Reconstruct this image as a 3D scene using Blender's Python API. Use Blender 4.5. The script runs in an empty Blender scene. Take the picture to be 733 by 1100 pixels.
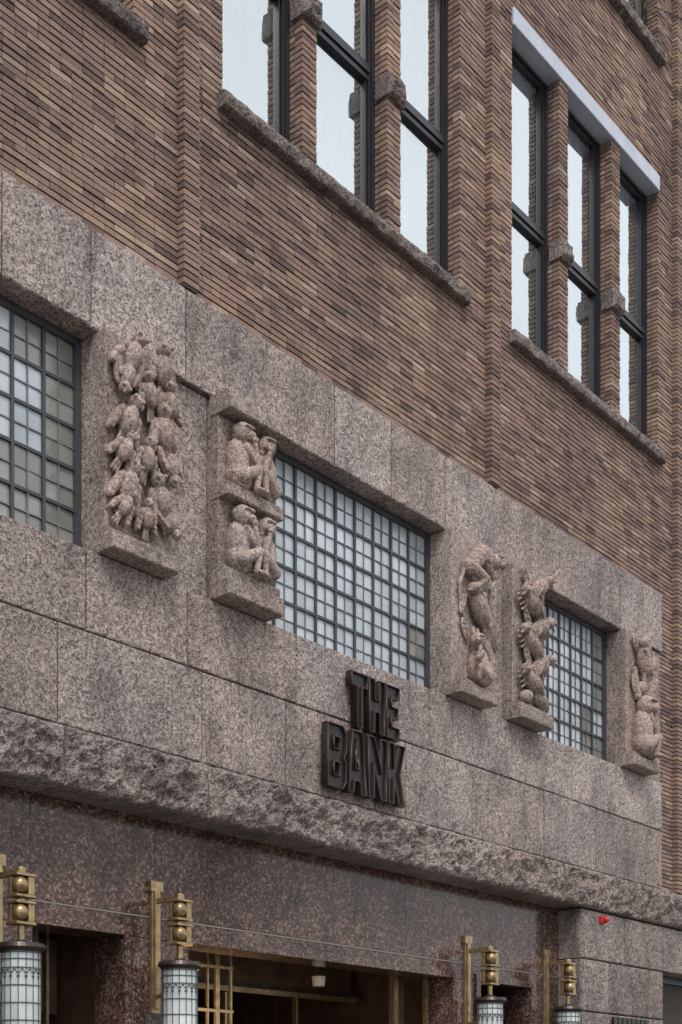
import bpy, math, random
from mathutils import Vector, noise, Matrix
random.seed(7)
R=math.radians
scene=bpy.context.scene
scene.view_settings.view_transform='Standard'
scene.view_settings.look='None'
scene.view_settings.exposure=0

# ------------------------------------------------------------------ materials
def newmat(name):
    m=bpy.data.materials.new(name); m.use_nodes=True
    nt=m.node_tree
    return m,nt,nt.nodes,nt.links,nt.nodes['Principled BSDF']
def ramp(N,stops,interp='LINEAR'):
    r=N.new('ShaderNodeValToRGB'); r.color_ramp.interpolation=interp
    el=r.color_ramp.elements
    while len(el)<len(stops): el.new(0.5)
    for e,(p,c) in zip(el,stops):
        e.position=p; e.color=(c[0],c[1],c[2],1)
    return r
def texn(N,L,kind,scale,mapscale=None,detail=4,rough=.55):
    tc=N.new('ShaderNodeTexCoord')
    src=tc.outputs['Object']
    if mapscale:
        mp=N.new('ShaderNodeMapping'); mp.inputs['Scale'].default_value=mapscale
        L.new(src,mp.inputs['Vector']); src=mp.outputs['Vector']
    t=N.new(kind); L.new(src,t.inputs['Vector']); t.inputs['Scale'].default_value=scale
    if kind=='ShaderNodeTexNoise':
        t.inputs['Detail'].default_value=detail; t.inputs['Roughness'].default_value=rough
    return t
def mix(N,L,a,b,fac,mode='MIX'):
    m=N.new('ShaderNodeMix'); m.data_type='RGBA'; m.blend_type=mode
    for s,v in ((m.inputs[6],a),(m.inputs[7],b),(m.inputs[0],fac)):
        if isinstance(v,(int,float)): s.default_value=v
        elif isinstance(v,tuple): s.default_value=(v[0],v[1],v[2],1)
        else: L.new(v,s)
    return m.outputs[2]
def granite(name,stops,rough=.85,bump=.5,grain=75,stain=.5,isl=.16,spec=.3,cavity=False,low=False):
    m,nt,N,L,P=newmat(name)
    v=texn(N,L,'ShaderNodeTexVoronoi',grain)
    sep=N.new('ShaderNodeSeparateColor'); L.new(v.outputs['Color'],sep.inputs[0])
    r=ramp(N,stops); L.new(sep.outputs[0],r.inputs[0])
    n2=texn(N,L,'ShaderNodeTexNoise',22,detail=5,rough=.75)
    r2=ramp(N,[(.36,(.53,.51,.51)),(.52,(1,1,1)),(.7,(1.22,1.18,1.14))]); L.new(n2.outputs[0],r2.inputs[0])
    c=mix(N,L,r.outputs[0],r2.outputs[0],1.0,'MULTIPLY')
    n3=texn(N,L,'ShaderNodeTexNoise',1.0,(3.2,3.2,1.1),detail=6,rough=.7)
    r3=ramp(N,[(.34,(.52,.50,.50)),(.52,(1,1,1)),(.72,(1.12,1.10,1.07))]); L.new(n3.outputs[0],r3.inputs[0])
    c=mix(N,L,c,r3.outputs[0],stain,'MULTIPLY')
    n4=texn(N,L,'ShaderNodeTexNoise',1.3,detail=5)
    r4=ramp(N,[(.35,(.76,.76,.78)),(.65,(1.16,1.12,1.08))]); L.new(n4.outputs[0],r4.inputs[0])
    c=mix(N,L,c,r4.outputs[0],.9,'MULTIPLY')
    g=N.new('ShaderNodeNewGeometry')
    ri=ramp(N,[(0,(1-isl,1-isl*1.02,1-isl*.92)),(.35,(1,.955,.93)),(.7,(1,1,1.02)),(1,(1+isl,1+isl,1+isl))])
    L.new(g.outputs['Random Per Island'],ri.inputs[0])
    c=mix(N,L,c,ri.outputs[0],1.0,'MULTIPLY')
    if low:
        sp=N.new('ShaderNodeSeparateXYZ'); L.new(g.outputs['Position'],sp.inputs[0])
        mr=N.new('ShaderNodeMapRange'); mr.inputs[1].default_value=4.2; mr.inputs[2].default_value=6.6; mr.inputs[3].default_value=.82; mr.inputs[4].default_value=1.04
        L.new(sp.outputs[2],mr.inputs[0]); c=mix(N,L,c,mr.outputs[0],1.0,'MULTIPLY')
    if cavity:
        cr_=ramp(N,[(.40,(.26,.23,.21)),(.495,(1,1,1)),(.58,(1.2,1.19,1.17))]); L.new(g.outputs['Pointiness'],cr_.inputs[0])  # occlusion-like shade and grime painted into hollows, ridges lightened, to deepen the carving
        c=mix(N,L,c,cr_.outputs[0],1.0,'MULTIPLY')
    L.new(c,P.inputs['Base Color'])
    P.inputs['Roughness'].default_value=rough
    P.inputs['Specular IOR Level'].default_value=spec
    if bump:
        nb=texn(N,L,'ShaderNodeTexNoise',48,detail=6,rough=.8)
        b=N.new('ShaderNodeBump'); b.inputs['Strength'].default_value=bump; b.inputs['Distance'].default_value=.02
        L.new(nb.outputs[0],b.inputs['Height']); L.new(b.outputs[0],P.inputs['Normal'])
    return m
G_STOPS=[(0,(.13,.108,.102)),(.18,(.28,.228,.212)),(.45,(.44,.370,.342)),(.75,(.545,.470,.440)),(1,(.68,.615,.58))]
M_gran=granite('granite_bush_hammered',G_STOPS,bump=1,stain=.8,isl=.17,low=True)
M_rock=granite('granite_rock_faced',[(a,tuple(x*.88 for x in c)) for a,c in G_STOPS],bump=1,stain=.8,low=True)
M_sill=granite('granite_weathered_sill',[(a,tuple(x*.55 for x in c)) for a,c in G_STOPS],bump=.9,stain=.9)
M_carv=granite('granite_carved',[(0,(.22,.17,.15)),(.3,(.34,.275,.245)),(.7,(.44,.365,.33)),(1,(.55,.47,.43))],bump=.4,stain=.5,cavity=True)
M_slab=granite('granite_relief_slab',[(0,(.17,.135,.12)),(.3,(.32,.26,.235)),(.7,(.43,.36,.325)),(1,(.55,.475,.435))],bump=.7,stain=.6)
M_pol=granite('granite_polished_red',[(0,(.032,.021,.018)),(.3,(.082,.050,.042)),(.7,(.125,.078,.065)),(1,(.30,.21,.18))],rough=.15,bump=0,grain=52,stain=.8,spec=.32,isl=.24)

def simple(name,col,rough=.6,metal=0,noise_amt=.15,scale=20,spec=.5):
    m,nt,N,L,P=newmat(name)
    n=texn(N,L,'ShaderNodeTexNoise',scale,detail=5)
    r=ramp(N,[(.3,tuple(c*(1-noise_amt) for c in col)),(.7,tuple(min(1,c*(1+noise_amt)) for c in col))])
    L.new(n.outputs[0],r.inputs[0]); L.new(r.outputs[0],P.inputs['Base Color'])
    P.inputs['Roughness'].default_value=rough; P.inputs['Metallic'].default_value=metal
    P.inputs['Specular IOR Level'].default_value=spec
    return m
M_mortar=simple('mortar',(.15,.127,.113),.95,0,.3,60,.1)
M_joint=simple('dark_joint_mortar',(.04,.034,.032),.95,0,.3,30,.1)
M_steel=simple('window_frame_paint',(.024,.026,.032),.4,0,.15)
M_lead=simple('leaded_bars',(.17,.18,.19),.5,0,.2)
M_frameg=simple('window_frame_grey',(.055,.058,.064),.5)
M_signm=simple('sign_dark_bronze',(.024,.019,.017),.38,.4,.3,30)
M_signe=simple('sign_edge_bronze',(.050,.038,.033),.35,.5,.3,30)
M_brass=simple('aged_brass',(.34,.245,.13),.34,.7,.35,14)
M_dark=simple('dark_interior',(.05,.04,.034),.8)
M_ceil=simple('vestibule_ceiling_bronze',(.13,.09,.062),.45,.2,.3,5)
M_wood=simple('dark_wood',(.10,.058,.04),.4,0,.4,6)
M_lint=simple('lintel_pale_metal',(.50,.53,.60),.5,0,.1,5)
M_curt=simple('curtain_sheer',(.84,.90,.92),.9,0,.04,3)
M_white=simple('opal_lamp_shade',(.75,.72,.66),.4,0,.05)
M_marble=simple('marble_strip',(.24,.205,.18),.4)
M_red=simple('red_lens',(.55,.02,.02),.3,0,.1)
M_pave=simple('paving',(.22,.21,.2),.9,0,.2,3)
M_ground=simple('asphalt',(.05,.05,.052),.9,0,.2,2)
M_bark=simple('bark',(.09,.075,.06),.9,0,.3,12)
M_leaf,nt,N,L,P=newmat('autumn_leaves')
g=N.new('ShaderNodeNewGeometry'); r=ramp(N,[(0,(.07,.10,.02)),(.5,(.16,.15,.03)),(1,(.30,.22,.04))]); L.new(g.outputs['Random Per Island'],r.inputs[0]); L.new(r.outputs[0],P.inputs['Base Color']); P.inputs['Roughness'].default_value=.6

# brick
M_brick,nt,N,L,P=newmat('handmade_brick')
g=N.new('ShaderNodeNewGeometry')
r=ramp(N,[(0,(.145,.105,.092)),(.12,(.205,.145,.125)),(.3,(.280,.192,.160)),(.5,(.310,.215,.178)),(.65,(.265,.192,.168)),(.82,(.325,.228,.178)),(.93,(.36,.265,.205)),(1,(.43,.34,.27))])
L.new(g.outputs['Random Per Island'],r.inputs[0])
n=texn(N,L,'ShaderNodeTexNoise',45,detail=5,rough=.7)
r2=ramp(N,[(.3,(.70,.69,.69)),(.7,(1.22,1.2,1.18))]); L.new(n.outputs[0],r2.inputs[0])
c=mix(N,L,r.outputs[0],r2.outputs[0],1.0,'MULTIPLY')
n=texn(N,L,'ShaderNodeTexNoise',.7,(1,1,.6),detail=6)
r3=ramp(N,[(.35,(.76,.75,.78)),(.65,(1.17,1.13,1.08))]); L.new(n.outputs[0],r3.inputs[0])
c=mix(N,L,c,r3.outputs[0],.9,'MULTIPLY')
n=texn(N,L,'ShaderNodeTexNoise',1.0,(4,4,.35),detail=5)
r4=ramp(N,[(.36,(.76,.75,.75)),(.5,(1,1,1))]); L.new(n.outputs[0],r4.inputs[0])
c=mix(N,L,c,r4.outputs[0],.6,'MULTIPLY')
L.new(c,P.inputs['Base Color']); P.inputs['Roughness'].default_value=.9; P.inputs['Specular IOR Level'].default_value=.2
nb=texn(N,L,'ShaderNodeTexNoise',90,detail=4); b=N.new('ShaderNodeBump'); b.inputs['Strength'].default_value=.4; b.inputs['Distance'].default_value=.006
L.new(nb.outputs[0],b.inputs['Height']); L.new(b.outputs[0],P.inputs['Normal'])

M_glass=bpy.data.materials.new('window_glass'); M_glass.use_nodes=True
nt=M_glass.node_tree; N=nt.nodes; L=nt.links; N.clear()
o=N.new('ShaderNodeOutputMaterial'); ms=N.new('ShaderNodeMixShader'); tr=N.new('ShaderNodeBsdfTransparent'); gl=N.new('ShaderNodeBsdfGlossy')
gl.inputs['Roughness'].default_value=.015; gl.inputs['Color'].default_value=(.95,.99,1,1)
tr.inputs['Color'].default_value=(.92,.97,.98,1)
lw=N.new('ShaderNodeLayerWeight'); lw.inputs['Blend'].default_value=.5
mr=N.new('ShaderNodeMapRange'); mr.inputs[3].default_value=.55; mr.inputs[4].default_value=1.0
L.new(lw.outputs['Fresnel'],mr.inputs[0]); L.new(mr.outputs[0],ms.inputs[0]); L.new(tr.outputs[0],ms.inputs[1]); L.new(gl.outputs[0],ms.inputs[2]); L.new(ms.outputs[0],o.inputs[0])

def obscured(name,lo,hi):
    m,nt,N,L,P=newmat(name)
    g=N.new('ShaderNodeNewGeometry'); r=ramp(N,[(0,lo),(.5,tuple((a+b)/2 for a,b in zip(lo,hi))),(1,hi)])
    L.new(g.outputs['Random Per Island'],r.inputs[0])
    n=texn(N,L,'ShaderNodeTexNoise',1.6,detail=3); r2=ramp(N,[(.3,(.78,.78,.78)),(.7,(1.18,1.18,1.18))]); L.new(n.outputs[0],r2.inputs[0])
    L.new(mix(N,L,r.outputs[0],r2.outputs[0],1.0,'MULTIPLY'),P.inputs['Base Color'])
    P.inputs['Roughness'].default_value=.14; P.inputs['IOR'].default_value=1.65
    nb=texn(N,L,'ShaderNodeTexNoise',25,detail=2); b=N.new('ShaderNodeBump'); b.inputs['Strength'].default_value=.3; b.inputs['Distance'].default_value=.01
    L.new(nb.outputs[0],b.inputs['Height']); L.new(b.outputs[0],P.inputs['Normal'])
    return m
M_leadglass=obscured('cathedral_glass',(.40,.44,.475),(.55,.60,.64))
M_leadglass2=obscured('cathedral_glass_warm',(.22,.215,.195),(.32,.31,.285))
M_lantern=obscured('lantern_glass',(.42,.47,.46),(.58,.63,.62))

# ------------------------------------------------------------------ mesh builder
class MB:
    def __init__(s): s.v=[]; s.f=[]
    def box(s,x0,x1,y0,y1,z0,z1):
        b=len(s.v)
        s.v+=[(x0,y0,z0),(x1,y0,z0),(x1,y1,z0),(x0,y1,z0),(x0,y0,z1),(x1,y0,z1),(x1,y1,z1),(x0,y1,z1)]
        s.f+=[(b,b+1,b+5,b+4),(b+1,b+2,b+6,b+5),(b+2,b+3,b+7,b+6),(b+3,b,b+4,b+7),(b+4,b+5,b+6,b+7),(b+3,b+2,b+1,b)]
    def stone(s,x0,x1,z0,z1,yf,yb,amp=.002,cell=.3,c=.010,gap=.0065,seed=0,sc=5):
        x0+=gap;x1-=gap;z0+=gap;z1-=gap
        nx=max(1,int((x1-x0)/cell)); nz=max(1,int((z1-z0)/cell))
        xs=[x0,x0]+[x0+c+(x1-x0-2*c)*i/nx for i in range(nx+1)]+[x1,x1]
        zs=[z0,z0]+[z0+c+(z1-z0-2*c)*i/nz for i in range(nz+1)]+[z1,z1]
        b=len(s.v); W=len(xs); H=len(zs)
        for j,z in enumerate(zs):
            for i,x in enumerate(xs):
                rg=min(i,W-1-i,j,H-1-j)
                if rg==0: y=yb
                elif rg==1:
                    y=yf+c
                    if amp>.01: y+=abs(noise.noise(Vector((x*9,seed,z*9))))*amp*.5
                else:
                    p=Vector((x*sc,seed*1.7,z*sc))
                    h=noise.fractal(p,.8,2.2,5)
                    if amp>.01:
                        ed=min(1,(rg-1)/2.5)
                        h=(.5+h*.8)*ed
                    y=yf-amp*h
                s.v.append((x,y,z))
        for j in range(H-1):
            for i in range(W-1):
                a=b+j*W+i; s.f.append((a,a+1,a+W+1,a+W))
    def cyl(s,cx,cy,z0,z1,r0,r1=None,n=24,cap=True):
        if r1 is None: r1=r0
        b=len(s.v)
        for z,r in ((z0,r0),(z1,r1)):
            for i in range(n):
                a=2*math.pi*i/n; s.v.append((cx+r*math.cos(a),cy+r*math.sin(a),z))
        for i in range(n): s.f.append((b+i,b+(i+1)%n,b+n+(i+1)%n,b+n+i))
        if cap: s.f.append(tuple(b+i for i in range(n))[::-1]); s.f.append(tuple(b+n+i for i in range(n)))
    def tube(s,p,r0,q,r1,n=8):
        p=Vector(p);q=Vector(q);d=(q-p).normalized(); a=d.orthogonal().normalized(); c=d.cross(a); b=len(s.v)
        for o,r in ((p,r0),(q,r1)):
            for i in range(n):
                t=2*math.pi*i/n; s.v.append(tuple(o+a*math.cos(t)*r+c*math.sin(t)*r))
        for i in range(n): s.f.append((b+i,b+(i+1)%n,b+n+(i+1)%n,b+n+i))
    def ell(s,c,r,rot=0,nu=12,nv=8,tilt=0):
        b=len(s.v); cr,sr=math.cos(rot),math.sin(rot)
        for j in range(nv+1):
            t=math.pi*j/nv
            for i in range(nu):
                p=2*math.pi*i/nu
                x=r[0]*math.sin(t)*math.cos(p); y=r[1]*math.sin(t)*math.sin(p); z=r[2]*math.cos(t)
                y+=tilt*z
                x,z=x*cr+z*sr,-x*sr+z*cr
                s.v.append((c[0]+x,c[1]+y,c[2]+z))
        for j in range(nv):
            for i in range(nu):
                s.f.append((b+j*nu+i,b+j*nu+(i+1)%nu,b+(j+1)*nu+(i+1)%nu,b+(j+1)*nu+i))
    def cap(s,p,r0,q,r1):
        p=Vector(p);q=Vector(q);n=max(2,int((q-p).length/(min(r0,r1)*.6)))
        for i in range(n+1):
            t=i/n; c=p.lerp(q,t); rr=r0+(r1-r0)*t; s.ell(c,(rr,rr,rr),nu=10,nv=6)
    def make(s,name,mat,parent=None,smooth=False):
        me=bpy.data.meshes.new(name); me.from_pydata(s.v,[],s.f); me.materials.append(mat)
        if smooth: me.polygons.foreach_set('use_smooth',[True]*len(me.polygons))
        me.update()
        ob=bpy.data.objects.new(name,me); scene.collection.objects.link(ob)
        if parent: ob.parent=parent
        return ob
def empty(name,loc=(0,0,0)):
    e=bpy.data.objects.new(name,None); e.location=loc; scene.collection.objects.link(e); return e
def boxes(name,mat,parent,lst,bev=0):
    m=MB()
    for a in lst: m.box(*a)
    o=m.make(name,mat,parent)
    if bev:
        d=o.modifiers.new('bev','BEVEL'); d.width=bev; d.segments=2
    return o

bank=empty('bank_building')

# ------------------------------------------------------------------ brick upper walls
BAYS=[3.45,8.45,13.46,18.40,23.4]
OPEN=[(.48,1.61),(1.83,3.0),(3.24,4.38)]
ZS,ZT=11.15,15.17
Z2=16.96; Z2T=20.9
XL,XR=2.0,27.8
GT=9.08
YB=.065
def opens(z):
    o=[]
    if ZS-.02<z<ZT-.02 or Z2-.02<z<Z2T:
        for b in BAYS[:-1]:
            for a,c in OPEN: o.append((b+a,b+c))
    return o
mb=MB(); H=.0615; z=4.80; J=.0078
k=0
while z<21.3:
    zc=z+H/2
    if z<GT+.002: xa=17.87
    else: xa=XL
    if z<GT<z+H: xa=17.87
    cuts=[(a,b,'o') for a,b in opens(zc)]+[(b-.10,b+.10,'s') for b in BAYS if b-.1>xa]
    cuts.sort()
    x=xa; segs=[]
    for a,b,t in cuts:
        if a>x: segs.append((x,a))
        if t=='s':
            mb.box(a+.004,b-.004,-.022+random.uniform(-.004,.004),.12,z+J,z+H-J)
        x=b
    segs.append((x,XR))
    ops=[(a,b) for a,b,t in cuts if t=='o']
    for a,b in segs:
        x=a
        first=True
        while x<b-.001:
            l=.232
            if first and k%2: l=.116
            if random.random()<.08: l=.116
            if b-(x+l)<.07: l=b-x
            l=min(l,b-x)
            mb.box(x+(0 if first else .003),x+l-(.003 if x+l<b-.002 else 0),YB+random.uniform(-.005,.005),YB+.10,z+J+random.uniform(-.0015,.0015),z+H-J+random.uniform(-.0015,.0015))
            x+=l; first=False
    for a,b in ops:
        j=random.uniform(-.004,.004)
        mb.box(b+j,b+.08,YB+.108,YB+.235,z+J,z+H-J)
        mb.box(a-.08,a+j,YB+.108,YB+.235,z+J,z+H-J)
    z+=H; k+=1
mb.make('brick_facing',M_brick,bank)

mw=MB()
def backing(x0,x1,z0,z1,ops,oz0,oz1,y0,y1):
    mw.box(x0,x1,y0,y1,z0,oz0)
    mw.box(x0,x1,y0,y1,oz1,z1)
    x=x0
    for a,b in ops:
        mw.box(x,a-.012,y0,y1,oz0,oz1); x=b+.012
    mw.box(x,x1,y0,y1,oz0,oz1)
ops=[(b+a,b+c) for b in BAYS[:-1] for a,c in OPEN]
backing(XL,XR,GT+.01,16.0,ops,ZS-.1,ZT,YB+.018,.55)
backing(XL,XR,16.0,21.3,ops,Z2-.1,Z2T,YB+.018,.55)
mw.box(17.87,XR,YB+.018,.55,4.8,GT+.01)
for b in BAYS:
    if b>XL: mw.box(b-.086,b+.086,-.002,.09,GT+.01 if b<17 else 4.8,21.3)
mw.make('mortar_backing',M_mortar,bank)
boxes('building_core',M_dark,bank,[(XL,XR,.62,12,4.6,21.3),(XL,6.0,.62,12,0,4.6),(15.6,XR,.62,12,0,4.6),(6.0,15.6,5.0,12,0,4.6)])
boxes('parapet_coping',M_sill,bank,[(XL-.1,XR+.1,-.1,12.1,21.3,21.55)])

ms=MB(); ml=MB()
for b in BAYS[:-1]:
    for zz in (ZS,Z2):
        xx=[b+.40,b+1.75,b+3.1,b+4.47]
        for i in range(3):
            ms.stone(xx[i],xx[i+1],zz-.15,zz,-.035,.28,.040,.035,.01,.002,seed=b+i+zz,sc=7)
    for a,c in ((1.61,1.83),(3.0,3.24)):
        for zk in (12.63,18.4):
            ms.stone(b+a-.03,b+c+.03,zk,zk+.25,-.005,.2,.045,.03,.03,0,seed=b+a+zk,sc=8)
    ml.box(b+.475,b+4.385,.03,.30,14.95,15.17)
    ml.box(b+.475,b+4.385,.03,.30,20.7,20.9)
ms.make('rough_stone_sills',M_sill,bank)
lo=ml.make('window_lintels',M_lint,bank)
d=lo.modifiers.new('b','BEVEL'); d.width=.008

mf=MB(); mg=MB(); mc=MB()
def upper_window(a,c,z0,z1,zt):
    for (y0,y1,w,o) in ((.235,.33,.05,0),(.255,.32,.035,.06)):
        mf.box(a+o,a+o+w,y0,y1,z0,z1); mf.box(c-o-w,c-o,y0,y1,z0,z1)
        mf.box(a+o+w,c-o-w,y0+.003,y1,z0+o,z0+o+w+.02); mf.box(a+o+w,c-o-w,y0+.003,y1,z1-o-w,z1-o)
    mf.box(a+.095,c-.095,.225,.33,zt-.02,zt+.045)
    mf.box(a+.095,c-.095,.245,.33,zt-.09,zt-.035)
    mf.box(a+.095,c-.095,.250,.33,zt+.06,zt+.10)
    mf.box(c-.135,c-.118,.262,.32,z0,z1)
    for (p,q) in ((z0+.09,zt-.09),(zt+.10,z1-.09)):
        b=len(mg.v); t=random.uniform(-.004,.004)
        mg.v+=[(a+.09,.30+t,p),(c-.09,.30-t,p),(c-.09,.30-t,q),(a+.09,.30+t,q)]; mg.f.append((b,b+1,b+2,b+3))
    n=120; b=len(mc.v); ph=random.uniform(0,6)
    for i in range(n+1):
        x=a+(c-a)*i/n
        y=.41+.034*math.sin(x*58+ph+1.5*math.sin(x*9))+.020*math.sin(x*29+ph)
        mc.v+=[(x,y,z0),(x,y+.01*math.sin(x*60),z1)]
    for i in range(n): mc.f.append((b+2*i,b+2*i+2,b+2*i+3,b+2*i+1))
for b in BAYS[:-1]:
    for a,c in OPEN:
        upper_window(b+a,b+c,ZS,14.96,12.92)
        upper_window(b+a,b+c,Z2,20.72,18.7)
mf.make('upper_window_frames',M_steel,bank)
mg.make('upper_window_glass',M_glass,bank)
mc.make('upper_window_curtains',M_curt,bank,smooth=True)

# ------------------------------------------------------------------ granite portal band
gb=MB()
WT,WB=8.23,6.34
def course(mbx,xs,z0,z1,yf,yb,**kw):
    for i in range(len(xs)-1):
        mbx.stone(xs[i],xs[i+1],z0,z1,yf+random.uniform(-.005,.005),yb,seed=xs[i]+z0,**kw)
GX=17.85
course(gb,[2,3.1,4.39,5.4,6.4,7.3,8.4,9.47,10.5,11.45,12.45,13.45,14.46,15.5,16.6,GX],WT,GT,0,.34,cell=.05,amp=.009,sc=16)
course(gb,[2,3.4,4.9,6.1,7.25,8.42,9.9,11.35,12.6,13.95,15.3,16.6,GX],5.64,WB,0,.34,cell=.05,amp=.009,sc=16)
course(gb,[2,3.3,4.6,5.6,6.95,8.6,9.75,11.7,13.0,14.6,15.9,17.0,GX],4.79,5.64,0,.34,cell=.05,amp=.009,sc=16)
PAIRS=[(7.37,8.13,8.72,9.47),(12.45,13.20,13.72,14.46)]
for a,b,c,d in PAIRS:
    gb.stone(a,b,WB,WT,0,.34,amp=.006,cell=.06,sc=16)
    gb.stone(b,c,WB,WT,.06,.34,amp=.006,cell=.06,gap=.002,sc=16)
    gb.stone(c,d,WB,WT,0,.34,amp=.006,cell=.06,sc=16)
gb.stone(16.6,17.35,WB,WT,0,.34,amp=.006,cell=.06,sc=16)
gb.stone(17.35,GX,WB,WT,.03,.34,amp=.006,cell=.06,sc=16)
for x0,x1 in ((2,3.1),(3.1,3.75),(3.75,4.39)):
    gb.stone(x0,x1,WB,WT,0,.34,amp=.006,cell=.12)
gb.make('granite_ashlar',M_gran,bank)
boxes('granite_backing',M_dark,bank,[(2.02,GX-.02,.345,.6,WT+.01,GT),(2.02,GX-.02,.345,.6,4.3,WB-.01)]+[(a,b,.33,.6,WB,WT) for a,b in ((2.02,4.37),(7.4,9.44),(12.48,14.43),(16.63,GX-.02))])
boxes('joint_mortar',M_joint,bank,[(2.02,GX-.02,.022,.33,WT+.02,GT-.02),(2.02,GX-.02,.0225,.33,4.73,WB-.02)]
   +[(a,b,.0235,.32,WB-.02,WB+.02) for a,b in ((2.02,4.36),(7.42,8.11),(8.74,9.42),(12.5,13.18),(13.74,14.41),(16.65,17.33))]
   +[(a,b,.0235,.32,WT-.02,WT+.02) for a,b in ((2.02,4.36),(7.42,8.11),(8.74,9.42),(12.5,13.18),(13.74,14.41),(16.65,17.33))]
   +[(2.02,XR-.02,.003,.34,4.30,4.76),(15.56,17.86,.030,.34,.02,4.29),(17.86,XR-.02,.030,.34,3.62,4.29)])
rk=MB()
xs=[2,3.7,5.35,6.98,8.63,10.3,12.0,13.4,15.0,16.5,18.2,19.9,21.5,23.2,25,XR]
for i in range(len(xs)-1):
    rk.stone(xs[i],xs[i+1],4.27,4.79,-.035,.36,amp=.085,cell=.022,c=.014,gap=.008,seed=i*3.3,sc=7)
for zz0,zz1,off in ((3.60,4.262,0),(2.90,3.60,.5),(2.2,2.9,0),(1.5,2.2,.5),(.8,1.5,0),(0,.8,.5)):
    x=15.52; first=True
    xe=17.88 if zz0<3.55 else XR
    while x<xe-.01:
        l=1.18 if not(first and off) else .75
        if xe-(x+l)<.4: l=xe-x
        l=min(l,xe-x)
        rk.stone(x,x+l,zz0,zz1,0.0,.40,amp=.018,cell=.035,c=.014,gap=.007,seed=x*2.1+zz0,sc=12)
        x+=l; first=False
    if xe<20:
        rk.stone(21.5,23.4,zz0,zz1,0,.4,amp=.02,cell=.08,c=.012,seed=zz0); rk.stone(23.4,25.3,zz0,zz1,0,.4,amp=.02,cell=.08,c=.012,seed=zz0+5); rk.stone(25.3,XR,zz0,zz1,0,.4,amp=.02,cell=.08,c=.012,seed=zz0+9)
    rk.stone(2,4.1,zz0,zz1,0,.4,amp=.02,cell=.08,c=.012,seed=zz0+2); rk.stone(4.1,6.22,zz0,zz1,0,.4,amp=.02,cell=.06,c=.012,seed=zz0+4)
rk.make('rock_faced_granite',M_rock,bank)
boxes('side_window_frame',M_steel,bank,[(17.9,18.0,.3,.4,.8,3.6),(19.6,19.7,.3,.4,.8,3.5),(21.4,21.5,.3,.4,.8,3.6),(18.0,21.4,.3,.4,3.5,3.6),(18,21.4,.3,.4,.8,.9)])
boxes('side_window_glass',M_dark,bank,[(18.0,21.4,.36,.38,.9,3.5)])
boxes('side_window_sill',M_gran,bank,[(17.9,21.5,-.02,.4,0,.8)])

# ------------------------------------------------------------------ leaded windows
lf=MB(); lt=MB(); lg=MB(); lg2=MB()
def leaded(a,b,ncol,warm):
    y=.25
    z0,z1=WB,WT
    lf.box(a,a+.05,y-.03,y+.06,z0,z1); lf.box(b-.06,b,y-.03,y+.06,z0,z1)
    lf.box(a+.05,b-.06,y-.027,y+.06,z0,z0+.05); lf.box(a+.05,b-.06,y-.027,y+.06,z1-.06,z1)
    x0,x1,zz0,zz1=a+.05,b-.06,z0+.05,z1-.06
    nr=5
    cw=(x1-x0)/ncol; rh=(zz1-zz0)/nr
    for i in range(1,ncol): lf.box(x0+cw*i-.015,x0+cw*i+.015,y-.012,y+.03,zz0,zz1)
    for j in range(1,nr): lf.box(x0,x1,y-.009,y+.03,zz0+rh*j-.014,zz0+rh*j+.014)
    for i in range(ncol):
        for j in range(nr):
            ta=random.uniform(-.004,.004);tb=random.uniform(-.004,.004)
            tgt=lg2 if warm(i,j)>random.random() else lg
            for u in range(2):
                for v in range(2):
                    px0=x0+cw*(i+u/2);px1=px0+cw/2;pz0=zz0+rh*(j+v/2);pz1=pz0+rh/2
                    t=ta+random.uniform(-.0015,.0015);t2=tb+random.uniform(-.0015,.0015)
                    k=len(tgt.v)
                    tgt.v+=[(px0,y+.012+t,pz0),(px1,y+.012-t,pz0),(px1,y+.012-t+t2,pz1),(px0,y+.012+t+t2,pz1)]; tgt.f.append((k,k+1,k+2,k+3))
            lt.box(x0+cw*(i+.5)-.0055,x0+cw*(i+.5)+.0055,y-.002,y+.014,zz0+rh*j,zz0+rh*(j+1))
            lt.box(x0+cw*i,x0+cw*(i+1),y+.0,y+.014,zz0+rh*(j+.5)-.0055,zz0+rh*(j+.5)+.0055)
leaded(4.39,7.37,9,lambda i,j:.95 if i>=8 or j==0 else .4)
leaded(9.47,12.45,9,lambda i,j:.0 if i<8 else .7)
leaded(14.46,16.6,7,lambda i,j:.0 if i<5 else .6)
lf.make('leaded_window_frames',M_frameg,bank); lt.make('leading',M_lead,bank); lg.make('leaded_glass',M_leadglass,bank); lg2.make('leaded_glass_warm',M_leadglass2,bank)

# ------------------------------------------------------------------ portal recess
YP=.35
pw=MB()
HD=3.17
def slab(x0,x1,z0,z1,yf=YP,yb=.75): pw.stone(x0,x1,z0,z1,yf,yb,amp=0.0,cell=5,c=.003,gap=.002)
xs=[6.24,6.93,8.33,9.6,10.88,12.15,13.35,14.8,15.53]
for i in range(8): slab(xs[i],xs[i+1],3.375,4.3)
for x0,x1 in ((6.24,7.95),(7.95,8.72),(8.72,10.2),(10.2,11.6),(11.6,13.05),(13.05,14.81),(14.81,15.53)): slab(x0,x1,HD,3.36)
for x0,x1 in ((6.24,6.93),(7.95,8.72),(13.05,13.64),(14.81,15.53)):
    slab(x0,x1,1.6,HD); slab(x0,x1,0,1.6)
for x0,x1 in ((6.93,7.95),(8.72,13.05),(13.64,14.81)):
    pw.box(x0-.09,x0+.0,YP-.03,YP+.1,0,HD+.0); pw.box(x1,x1+.09,YP-.03,YP+.1,0,HD); pw.box(x0-.09,x1+.09,YP-.033,YP+.1,HD+.001,HD+.09)
pw.make('polished_granite_wall',M_pol,bank)
boxes('marble_string_line',M_marble,bank,[(6.24,15.53,YP-.001,YP+.1,3.361,3.374)])
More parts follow.
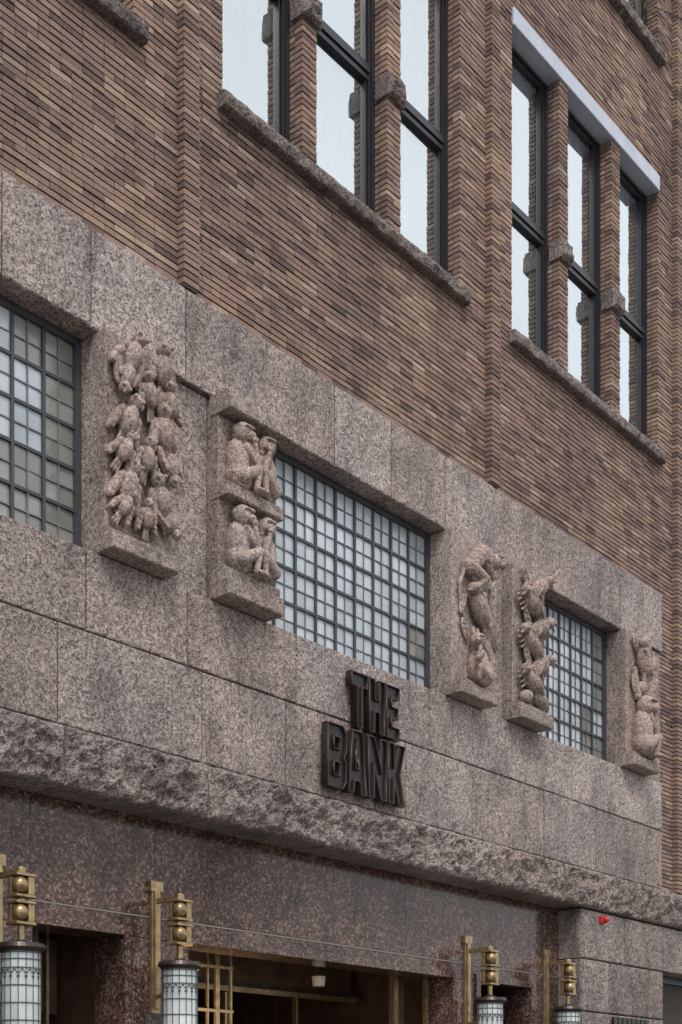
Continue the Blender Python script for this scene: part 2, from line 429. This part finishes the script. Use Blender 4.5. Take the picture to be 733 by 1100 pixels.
boxes('vestibule_shell',M_ceil,bank,[(6.0,15.6,.75,5,3.45,3.6),(6.0,6.1,.75,5,0,3.45),(15.5,15.6,.75,5,0,3.45),(6.1,15.5,.75,5,-.02,.01)]
  +[(8.72,13.05,.95+.35*i,1.02+.35*i,3.40,3.449) for i in range(3)])
boxes('vestibule_partitions',M_wood,bank,[(8.0,8.2,.76,5,0,3.44),(13.3,13.5,.76,5,0,3.44),(8.72,13.05,1.9,2.0,3.0,3.39),(9.4,9.55,1.3,1.89,0,3.39),(12.6,12.85,.9,.94,0,3.39),(6.93,7.95,1.3,1.36,2.5,3.2),(7.3,7.36,.8,1.3,0,3.2)])
br=MB()
for x in (8.9,9.0,9.62,10.1,10.22,10.7,11.9): br.box(x,x+.035,1.80,1.86,0,2.93)
br.box(8.72,13.05,1.79,1.87,2.94,3.0); br.box(8.72,13.05,1.79,1.87,2.4,2.43); br.box(12.5,12.58,.78,.86,0,3.39); br.box(12.9,12.93,.6,.66,0,3.17)
for x in (7.2,7.6,13.9,14.3): br.box(x,x+.03,1.0,1.05,0,3.3)
for x,wd in ((8.80,.025),(9.02,.06),(9.34,.02),(9.42,.06),(9.74,.02),(9.86,.06),(10.08,.025)): br.box(x,x+wd,1.10,1.13,0,3.39)
for zz in (2.62,3.08): br.box(8.78,10.12,1.095,1.135,zz,zz+.03)
br.make('brass_door_frames',M_brass,bank)
boxes('vestibule_panels',simple('wood_panel_mid',(.28,.16,.07),.3,.3,.4,4),bank,[(8.84,9.5,1.16,1.18,0,3.39),(9.66,10.1,1.88,1.89,0,3)])
cl=empty('ceiling_lamp')
m=MB(); m.cyl(11.62,1.2,3.02,3.13,.07,.08); m.make('shade',M_white,cl)
m=MB(); m.cyl(11.62,1.2,3.13,3.40,.015); m.cyl(11.62,1.2,3.131,3.15,.09); m.make('stem',M_steel,cl)
pl=bpy.data.lights.new('vestibule_light','POINT'); pl.energy=28; pl.color=(1,.72,.44); pl.shadow_soft_size=.12
po=bpy.data.objects.new('vestibule_light',pl); scene.collection.objects.link(po); po.location=(9.5,.82,2.3)

# ------------------------------------------------------------------ bracket lanterns
def lantern(idx,x):
    e=empty('wall_lantern')
    y=0.0
    b=MB()
    b.box(x-.055,x+.055,YP-.035,YP+.001,2.48,3.66)
    b.box(x-.03,x+.03,YP-.055,YP-.034,2.52,3.62)
    b.box(x-.075,x+.075,YP-.05,YP-.002,3.60,3.70)
    b.box(x-.018,x+.018,y,YP-.03,3.49,3.54)
    b.box(x-.018,x+.018,y+.05,YP-.03,2.62,2.66)
    for zc in (3.40,3.18):
        for q in (-1,1):
            b.box(x-.095,x+.095,y-.075,y+.075,zc+q*.085-.012,zc+q*.085+.012)
        b.box(x+.025,x+.085,y-.065,y+.065,zc-.073,zc+.073); b.box(x-.085,x+.025,y+.02,y+.065,zc-.073,zc+.073)
    b.cyl(x,y,2.93,3.083,.028); b.cyl(x,y,3.277,3.303,.035); b.cyl(x,y,3.497,3.55,.04)
    o=b.make('brass_bracket',M_brass,e); d=o.modifiers.new('b','BEVEL'); d.width=.005; d.segments=2
    s=MB()
    for zc in (3.40,3.18): s.ell((x-.045,y-.05,zc),(.062,.062,.066),nu=24,nv=16)
    s.make('brass_balls',M_brass,e,smooth=True)
    t=MB(); t.cyl(x,y,2.93,2.965,.10,.04,32); t.cyl(x,y,2.895,2.93,.205,.19,40); t.cyl(x,y,2.865,2.895,.17,.20,40); t.cyl(x,y,1.96,2.0,.12,.17,32); t.cyl(x,y,2.0,2.03,.175,.175,32)
    t.make('cap_discs',M_signe,e)
    gl=MB()
    n=16;rg=.155
    for j in range(6):
        z0=2.03+.139*j; z1=z0+.139
        for i in range(n):
            a0=2*math.pi*i/n;a1=2*math.pi*(i+1)/n;k=len(gl.v)
            for (a,zz) in ((a0,z0),(a1,z0),(a1,z1),(a0,z1)): gl.v.append((x+rg*math.cos(a),y+rg*math.sin(a),zz))
            gl.f.append((k,k+1,k+2,k+3))
    gl.make('lantern_panes',M_lantern,e)
    w=MB()
    for i in range(n):
        a=2*math.pi*i/n; w.cyl(x+(rg+.002)*math.cos(a),y+(rg+.002)*math.sin(a),2.03,2.865,.004,n=6,cap=False)
    for z0 in (2.03,2.17,2.31,2.45,2.59,2.73,2.80,2.855):
        w.cyl(x,y,z0-.005,z0+.005,rg+.005,n=32,cap=False)
    for i in range(n):
        a0=2*math.pi*i/n; da=2*math.pi/n
        for tq in range(6):
            t0=math.pi*tq/5; aa=a0+da*(.5-.38*math.cos(t0)); zz=2.66+.055*math.sin(t0)
            w.cyl(x+(rg+.003)*math.cos(aa),y+(rg+.003)*math.sin(aa),zz-.008,zz+.008,.005,n=5)
    w.make('lantern_leading',M_frameg,e)
for i,x in enumerate((6.58,8.32,13.36,15.18)): lantern(i,x)

# ------------------------------------------------------------------ sign
sign=empty('the_bank_sign')
GL={
'T':(1.0,[[(0,1),(0,.76),(.33,.76),(.33,0),(.67,0),(.67,.76),(1,.76),(1,1)]]),
'H':(1.0,[[(0,0),(.33,0),(.33,.40),(.67,.40),(.67,0),(1,0),(1,1),(.67,1),(.67,.62),(.33,.62),(.33,1),(0,1)]]),
'E':(.85,[[(0,0),(1,0),(1,.22),(.40,.22),(.40,.40),(.9,.40),(.9,.60),(.40,.60),(.40,.78),(1,.78),(1,1),(0,1)]]),
'B':(1.0,[[(0,0),(.82,0),(1,.12),(1,.42),(.88,.51),(1,.60),(1,.88),(.82,1),(0,1)],[(.33,.19),(.33,.41),(.67,.41),(.67,.19)],[(.33,.61),(.33,.81),(.67,.81),(.67,.61)]]),
'A':(1.05,[[(0,0),(.30,0),(.35,.2),(.65,.2),(.70,0),(1,0),(.76,1),(.24,1)],[(.39,.38),(.61,.38),(.5,.82)]]),
'N':(1.05,[[(0,0),(.31,0),(.31,.52),(.68,0),(1,0),(1,1),(.69,1),(.69,.48),(.32,1),(0,1)]]),
'K':(1.0,[[(0,0),(.34,0),(.34,.36),(.62,0),(1.02,0),(.68,.5),(1.0,1),(.62,1),(.34,.64),(.34,1),(0,1)]])}
def word(txt,x0,x1,z0,z1):
    gap=.034
    tot=sum(GL[c][0] for c in txt); unit=((x1-x0)-gap*(len(txt)-1))/tot
    x=x0
    for c in txt:
        w=GL[c][0]*unit
        for kind in ('face','rim'):
            cu=bpy.data.curves.new('letter_'+c.lower()+'_'+kind,'CURVE'); cu.dimensions='2D'
            cu.fill_mode='BOTH' if kind=='face' else 'NONE'
            cu.extrude=.022 if kind=='face' else .038
            if kind=='rim': cu.bevel_depth=.007; cu.bevel_resolution=1
            for poly in GL[c][1]:
                sp=cu.splines.new('POLY'); sp.points.add(len(poly)-1); sp.use_cyclic_u=True
                for p,(a,b) in zip(sp.points,poly): p.co=(a*w,b*(z1-z0),0,1)
            cu.materials.append(M_signm if kind=='face' else M_signe)
            o=bpy.data.objects.new(cu.name,cu); scene.collection.objects.link(o); o.parent=sign
            o.rotation_euler=(R(90),0,0); o.location=(x,-.085 if kind=='rim' else -.078,z0)
        x+=w+gap
word('THE',10.62,11.42,5.57,6.13)
word('BANK',10.24,11.52,4.88,5.52)
boxes('standoffs',M_signm,sign,[(x-.01,x+.01,-.06,.01,z-.01,z+.01) for x in (10.3,10.65,10.95,11.3,11.45) for z in (5.0,5.35)]+[(x-.01,x+.01,-.06,.01,5.9,5.92) for x in (10.76,11.0,11.3)])

# ------------------------------------------------------------------ carved reliefs
class SC(MB):
    def __init__(s,x0): super().__init__(); s.x0=x0
    def E(s,u,v,w,ru,rv,rw,rot=0,tilt=0): s.ell((s.x0+u,-w,WB+v),(ru,rw,rv),R(rot),tilt=tilt,nu=14,nv=10)
    def C(s,p,r0,q,r1): s.cap((s.x0+p[0],-p[2],WB+p[1]),r0,(s.x0+q[0],-q[2],WB+q[1]),r1)
def finish(s,e,push=.0):
    s.v=[(x,y*1.1-push,z) for x,y,z in s.v]
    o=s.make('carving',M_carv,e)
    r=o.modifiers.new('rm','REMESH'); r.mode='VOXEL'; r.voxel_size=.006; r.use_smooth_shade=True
def relief_base(name,x0,slabs=()):
    e=empty(name)
    b=MB()
    for i,(u0,u1,v0,v1,yf) in enumerate(slabs): b.stone(x0+u0,x0+u1,WB+v0,WB+v1,yf,.02-.002*i,amp=.005,cell=.05,c=.012,gap=0,seed=x0+v0,sc=12)
    b.make('slabs',M_slab,e)
    return e
def plump(s,u,v,rot,k=1.0,w=.09):
    a=R(rot)
    def P(t,o=0): return (u+math.sin(a)*t*k+math.cos(a)*o*k, v+math.cos(a)*t*k-math.sin(a)*o*k)
    p=P(-.02); s.E(p[0],p[1],w+.01,.064*k,.108*k,.070*k,rot)
    p=P(.105); s.E(p[0],p[1],w+.035,.046*k,.050*k,.050*k,rot)
    q=P(.165,.01); s.C((p[0],p[1],w+.05),.020*k,(q[0],q[1],w+.065),.007*k)
    for sg in (-1,1):
        p=P(.115,sg*.034); s.E(p[0],p[1],w+.068*k,.012*k,.014*k,.014*k)
        p=P(-.045,sg*.080); s.E(p[0],p[1],w-.01,.036*k,.130*k,.040*k,rot-sg*19)
        for j in range(4):
            p=P(.005-.045*j,sg*(.070+.012*j)); s.E(p[0],p[1],w+.034-.008*j,.026*k,.032*k,.014*k,rot-sg*(16+6*j))
    for o in (-.03,.0,.03):
        p=P(-.10,o*.5); q=P(-.215,o); s.C((p[0],p[1],w),.018*k,(q[0],q[1],w-.02),.010*k)

x0=7.37
e=relief_base('carved_stone_relief',x0,slabs=[(-.004,.764,0,.13,-.20),(.03,.75,.131,.18,-.15),(.001,.76,.129,1.885,-.10)])
s=SC(x0)
for ri,v in enumerate([1.69,1.42,1.14,.86,.58,.36]):
    cols=[(.22,14),(.57,-16)] if ri%2==0 else [(.15,24),(.40,0),(.65,-22)]
    for (u,r_) in cols:
        plump(s,u+random.uniform(-.02,.02),v+.05+random.uniform(-.03,.03),r_+random.uniform(-14,14)+(180 if random.random()<.25 else 0),(1.34 if ri%2==0 else 1.08) if ri<5 else .92,.14+random.uniform(-.02,.02))
finish(s,e,.015)

def ape(s,u,v,k,face,w=.10):
    f=face
    s.E(u,v+.17*k,w,.088*k,.17*k,.080*k,-6*f)
    s.E(u+.01*f,v+.08*k,w+.01,.108*k,.10*k,.085*k)
    s.E(u+.02*f,v+.375*k,w+.035,.068*k,.078*k,.072*k)
    s.E(u+.060*f,v+.35*k,w+.082*k,.036*k,.032*k,.036*k)
    s.E(u+.035*f,v+.402*k,w+.092*k,.048*k,.012*k,.018*k)
    s.E(u-.055*f,v+.39*k,w+.02,.018*k,.028*k,.024*k)
    for q in (0,1):
        ww=w+(.075 if q else -.03)
        s.C((u-.04*f+.08*q*f,v+.28*k,ww),.034*k,(u+.10*f*k,v+.18*k,ww+.05),.024*k)
        s.C((u+.10*f*k,v+.18*k,ww+.05),.023*k,(u+.06*f*k,v+.31*k,ww+.065),.016*k)
        s.E(u+.06*f*k,v+.32*k,ww+.07,.024*k,.020*k,.020*k)
        s.C((u-.03*f,v+.06*k,ww+.02),.048*k,(u+.11*f*k,v+.14*k,ww+.055),.034*k)
        s.C((u+.11*f*k,v+.14*k,ww+.055),.030*k,(u+.09*f*k,v+.0*k,ww+.05),.021*k)
        s.E(u+.12*f*k,v+.0*k,ww+.06,.05*k,.018*k,.03*k)
x0=8.72
e=relief_base('carved_stone_relief',x0,slabs=[(-.006,.755,0,.15,-.23),(-.002,.751,.151,.27,-.185),(.002,.747,.271,1.70,-.09),(-.006,.755,.92,1.04,-.22),(-.008,.757,1.701,1.885,-.26)])
s=SC(x0)
for vv in (.28,1.05):
    ape(s,.20,vv,1.36,1,.11); ape(s,.57,vv,1.34,-1,.11)
    s.E(.39,vv+.12,.14,.045,.09,.045); s.E(.39,vv+.24,.15,.036,.04,.04)
finish(s,e,.015)

def bird(s,u,v,rot,k,w=.10,f=1):
    a=R(rot); ax=Vector((math.sin(a),math.cos(a)))
    P=lambda t,o=0:(u+ax.x*t*k+ax.y*o*k, v+ax.y*t*k-ax.x*o*k)
    p=P(0); s.E(p[0],p[1],w,.078*k,.15*k,.072*k,rot)
    p=P(.18); s.E(p[0],p[1],w+.025,.050*k,.052*k,.052*k,rot)
    p=P(.17); q=P(.21,.09*f); s.C((p[0],p[1],w+.03),.024*k,(q[0],q[1],w+.03),.007*k)
    p=P(.19,.02*f); s.E(p[0],p[1],w+.07*k,.013*k,.013*k,.012*k)
    for j,o in enumerate((-.07,-.025,.025,.07)):
        p=P(-.10,o*.5); q=P(-.36,o); s.C((p[0],p[1],w),.022*k,(q[0],q[1],w-.03),.012*k)
    for j in range(5):
        p=P(.075-.045*j,-.035*f+.012*j*f); s.E(p[0],p[1],w+.066,.055*k,.013*k,.022*k,rot+55*f)
def leaf(s,u,v,rot,l,w=.06):
    s.E(u,v,w,l*.40,l,.024,rot); s.E(u,v,w+.026,l*.06,l*.9,.013,rot)
    for i in (-1,0,1):
        a=R(rot); s.E(u+math.sin(a)*i*l*.45,v+math.cos(a)*i*l*.45,w+.022,l*.34,l*.05,.012,rot+25)
x0=12.45
e=relief_base('carved_stone_relief',x0,slabs=[(-.004,.755,0,.14,-.22),(.06,.74,.141,.2,-.17),(.001,.75,.139,1.885,-.09)])
s=SC(x0)
s.C((.26,1.50,.12),.10,(.46,1.70,.15),.11); s.C((.46,1.70,.15),.11,(.58,1.62,.18),.08)
s.E(.62,1.64,.21,.092,.092,.092); s.E(.68,1.60,.29,.046,.040,.046); s.E(.54,1.74,.20,.035,.038,.028); s.E(.70,1.74,.20,.032,.036,.028); s.E(.64,1.69,.29,.064,.014,.022)
s.C((.52,1.60,.18),.048,(.68,1.44,.20),.034); s.C((.68,1.44,.20),.032,(.58,1.32,.19),.027)
s.C((.28,1.48,.16),.070,(.46,1.40,.21),.050); s.C((.46,1.40,.21),.046,(.32,1.26,.17),.032); s.E(.33,1.24,.19,.06,.026,.04)
s.C((.20,1.5,.10),.03,(.10,1.28,.10),.024); s.C((.10,1.28,.10),.024,(.12,1.02,.10),.022); s.C((.12,1.02,.10),.022,(.2,.9,.10),.018)
bird(s,.44,1.04,-40,1.45,.15,-1)
s.C((.68,.66,.10),.034,(.70,1.35,.10),.024)
leaf(s,.16,1.06,20,.14,.10); leaf(s,.66,1.20,-15,.13,.11); leaf(s,.20,.78,-24,.13,.10); leaf(s,.62,.82,30,.12,.11)
s.E(.42,.40,.13,.15,.20,.12,8); s.E(.48,.30,.16,.16,.13,.12); s.E(.34,.66,.18,.090,.090,.090); s.E(.26,.63,.24,.050,.040,.046)
s.E(.38,.77,.15,.028,.055,.024); s.E(.29,.77,.15,.028,.055,.024); s.E(.31,.69,.26,.045,.012,.016)
s.C((.36,.52,.21),.042,(.22,.42,.26),.030); s.C((.22,.42,.26),.028,(.25,.55,.27),.022); s.C((.5,.26,.21),.066,(.28,.32,.26),.046); s.C((.28,.32,.26),.042,(.28,.22,.23),.030)
s.C((.60,.28,.10),.065,(.69,.50,.11),.075); s.C((.69,.50,.11),.075,(.60,.70,.12),.05)
finish(s,e,.015)
x0=13.72
e=relief_base('carved_stone_relief',x0,slabs=[(-.004,.744,0,.15,-.22),(.03,.72,.151,.21,-.17),(.0,.739,.149,1.885,-.09)])
s=SC(x0)
for i,(u,v,r_,f) in enumerate([(.44,1.68,55,1),(.30,1.43,-60,-1),(.46,1.19,60,1),(.28,.95,-55,-1),(.46,.72,58,1),(.30,.48,-60,-1)]):
    bird(s,u,v,r_,1.30,.155,f)
    leaf(s,u+(.22 if r_<0 else -.22),v+.07,-r_*.5,.15,.12); leaf(s,u+(.26 if r_<0 else -.26),v-.07,r_*.7,.14,.13)
s.C((.36,.2,.06),.05,(.36,1.8,.06),.04); s.E(.5,.32,.12,.18,.09,.09,20); s.E(.2,.30,.12,.12,.08,.08,-20)
finish(s,e,.015)
x0=16.6
e=relief_base('carved_stone_relief',x0,slabs=[(-.004,.745,0,.14,-.22),(.06,.72,.141,.2,-.17),(.001,.749,.139,1.885,-.09)])
s=SC(x0)
ape(s,.32,.20,1.80,1,.13)
s.C((.64,.2,.11),.04,(.58,1.74,.11),.03)
for i in range(9): leaf(s,.62+(.09 if i%2 else -.09),.50+i*.15,(-30 if i%2 else 30)*-1,.13,.12)
bird(s,.32,1.48,-15,1.42,.16,1); s.C((.24,1.0,.10),.06,(.16,1.35,.10),.04); s.E(.3,1.12,.13,.09,.09,.08,20); leaf(s,.50,1.72,50,.15,.12); leaf(s,.16,1.72,-30,.13,.11); leaf(s,.12,1.15,-10,.13,.11)
finish(s,e,.015)

# ------------------------------------------------------------------ small wall items
al=empty('alarm_beacon')
m=MB(); m.box(15.97,16.09,-.07,.0,4.10,4.20); o=m.make('body',M_red,al); d=o.modifiers.new('b','BEVEL'); d.width=.02; d.segments=3
m=MB(); m.ell((16.03,-.09,4.15),(.045,.04,.045)); m.make('lens',M_red,al,smooth=True)
ws=empty('wall_sign')
boxes('plate',M_signm,ws,[(16.3+.13*i,16.3+.13*i+.10,-.06,-.03,2.72,2.86) for i in range(8)]); boxes('rail',M_signm,ws,[(16.28,17.36,-.035,.0,2.70,2.725)])

# ------------------------------------------------------------------ street tree (stands beyond the right of the view; a few twigs reach in)
tree=empty('street_tree')
t=MB(); lv=MB()
base=Vector((15.6,-6.6,0))
pts=[(base,.24),(base+Vector((.05,.05,3)),.19),(base+Vector((-.05,.2,6)),.15),(base+Vector((0,.3,9)),.10),(base+Vector((.1,.3,12)),.04)]
for (a,r0),(b_,r1) in zip(pts,pts[1:]): t.tube(a,r0,b_,r1,12)
rr=random.Random(3)
def leafquad(c,sz):
    a=Vector((rr.gauss(0,1),rr.gauss(0,1),rr.gauss(0,1))).normalized(); b2=a.orthogonal().normalized(); k=len(lv.v)
    for q in (a*sz,b2*sz*.55,-a*sz,-b2*sz*.55): lv.v.append(tuple(c+q))
    lv.f.append((k,k+1,k+2,k+3))
for i in range(34):
    h=rr.uniform(4.5,11.8); st=base+Vector((0,.25,h)); an=rr.uniform(0,6.28); ln=rr.uniform(1.3,2.4)*(1-.4*abs(h-8)/4)
    en=st+Vector((math.cos(an)*ln,math.sin(an)*ln,rr.uniform(.5,1.5))); t.tube(st,.05,en,.015,6)
    for j in range(130):
        q=rr.uniform(.35,1.08); c=st.lerp(en,q)+Vector((rr.gauss(0,.28),rr.gauss(0,.28),rr.gauss(0,.25)))
        leafquad(c,rr.uniform(.04,.07))
for tip in ((12.22,-2.98,11.7),(11.98,-2.62,12.6)):
    tip=Vector(tip); st=base+Vector((0,.3,10)); mid=st.lerp(tip,.6)+Vector((0,0,.3))
    t.tube(st,.05,mid,.02,6); t.tube(mid,.02,tip,.004,6)
    for j in range(60): leafquad(st.lerp(mid,rr.uniform(.3,1))+Vector((rr.gauss(0,.2),rr.gauss(0,.2),rr.gauss(0,.2))),.05)
    for j in range(20):
        q=rr.uniform(.85,1.03); leafquad(mid.lerp(tip,q)+Vector((rr.gauss(0,.06),rr.gauss(0,.06),rr.gauss(0,.09))),rr.uniform(.035,.05))
t.make('trunk_and_limbs',M_bark,tree,smooth=True); lv.make('leaves',M_leaf,tree)

# ------------------------------------------------------------------ ground
boxes('ground',M_ground,None,[(-400,400,-400,400,-.5,-.12)])
boxes('pavement',M_pave,None,[(-30,60,-7.5,.5,-.3,0.0)])
boxes('kerb',M_gran,None,[(-30,60,-7.65,-7.503,-.3,0.004)])

# ------------------------------------------------------------------ light
sv=Vector((-.50,-.60,1.0)).normalized()
w=bpy.data.worlds.new('World'); scene.world=w; w.use_nodes=True
N=w.node_tree.nodes; L=w.node_tree.links; bg=N['Background']
sk=N.new('ShaderNodeTexSky'); sk.sky_type='NISHITA'; sk.sun_disc=False
sk.sun_elevation=math.asin(sv.z); sk.sun_rotation=math.atan2(sv.x,sv.y); sk.dust_density=4; sk.air_density=1.2
tc=N.new('ShaderNodeTexCoord'); cn=N.new('ShaderNodeTexNoise'); cn.inputs['Scale'].default_value=2.2; cn.inputs['Detail'].default_value=5
L.new(tc.outputs['Generated'],cn.inputs['Vector'])
cr=ramp(N,[(.3,(7.5,7.75,8.1)),(.7,(10.4,10.65,10.9))]); L.new(cn.outputs[0],cr.inputs[0])
cc=mix(N,L,sk.outputs[0],cr.outputs[0],.8)
L.new(cc,bg.inputs['Color']); bg.inputs['Strength'].default_value=.15
sl=bpy.data.lights.new('Sun','SUN'); sl.energy=1.5; sl.angle=R(12); sl.color=(1,.97,.93)
so=bpy.data.objects.new('Sun',sl); scene.collection.objects.link(so); so.rotation_euler=(-sv).to_track_quat('-Z','Y').to_euler()

# ------------------------------------------------------------------ camera
cd=bpy.data.cameras.new('Camera'); co=bpy.data.objects.new('Camera',cd); scene.collection.objects.link(co)
co.location=(0,-8.886,1.6); co.rotation_euler=(R(90),0,R(-50))
cd.sensor_fit='HORIZONTAL'; cd.sensor_width=36; cd.lens=36*1434/733; cd.shift_y=642/733; cd.clip_end=2000; cd.clip_start=.05
scene.camera=co
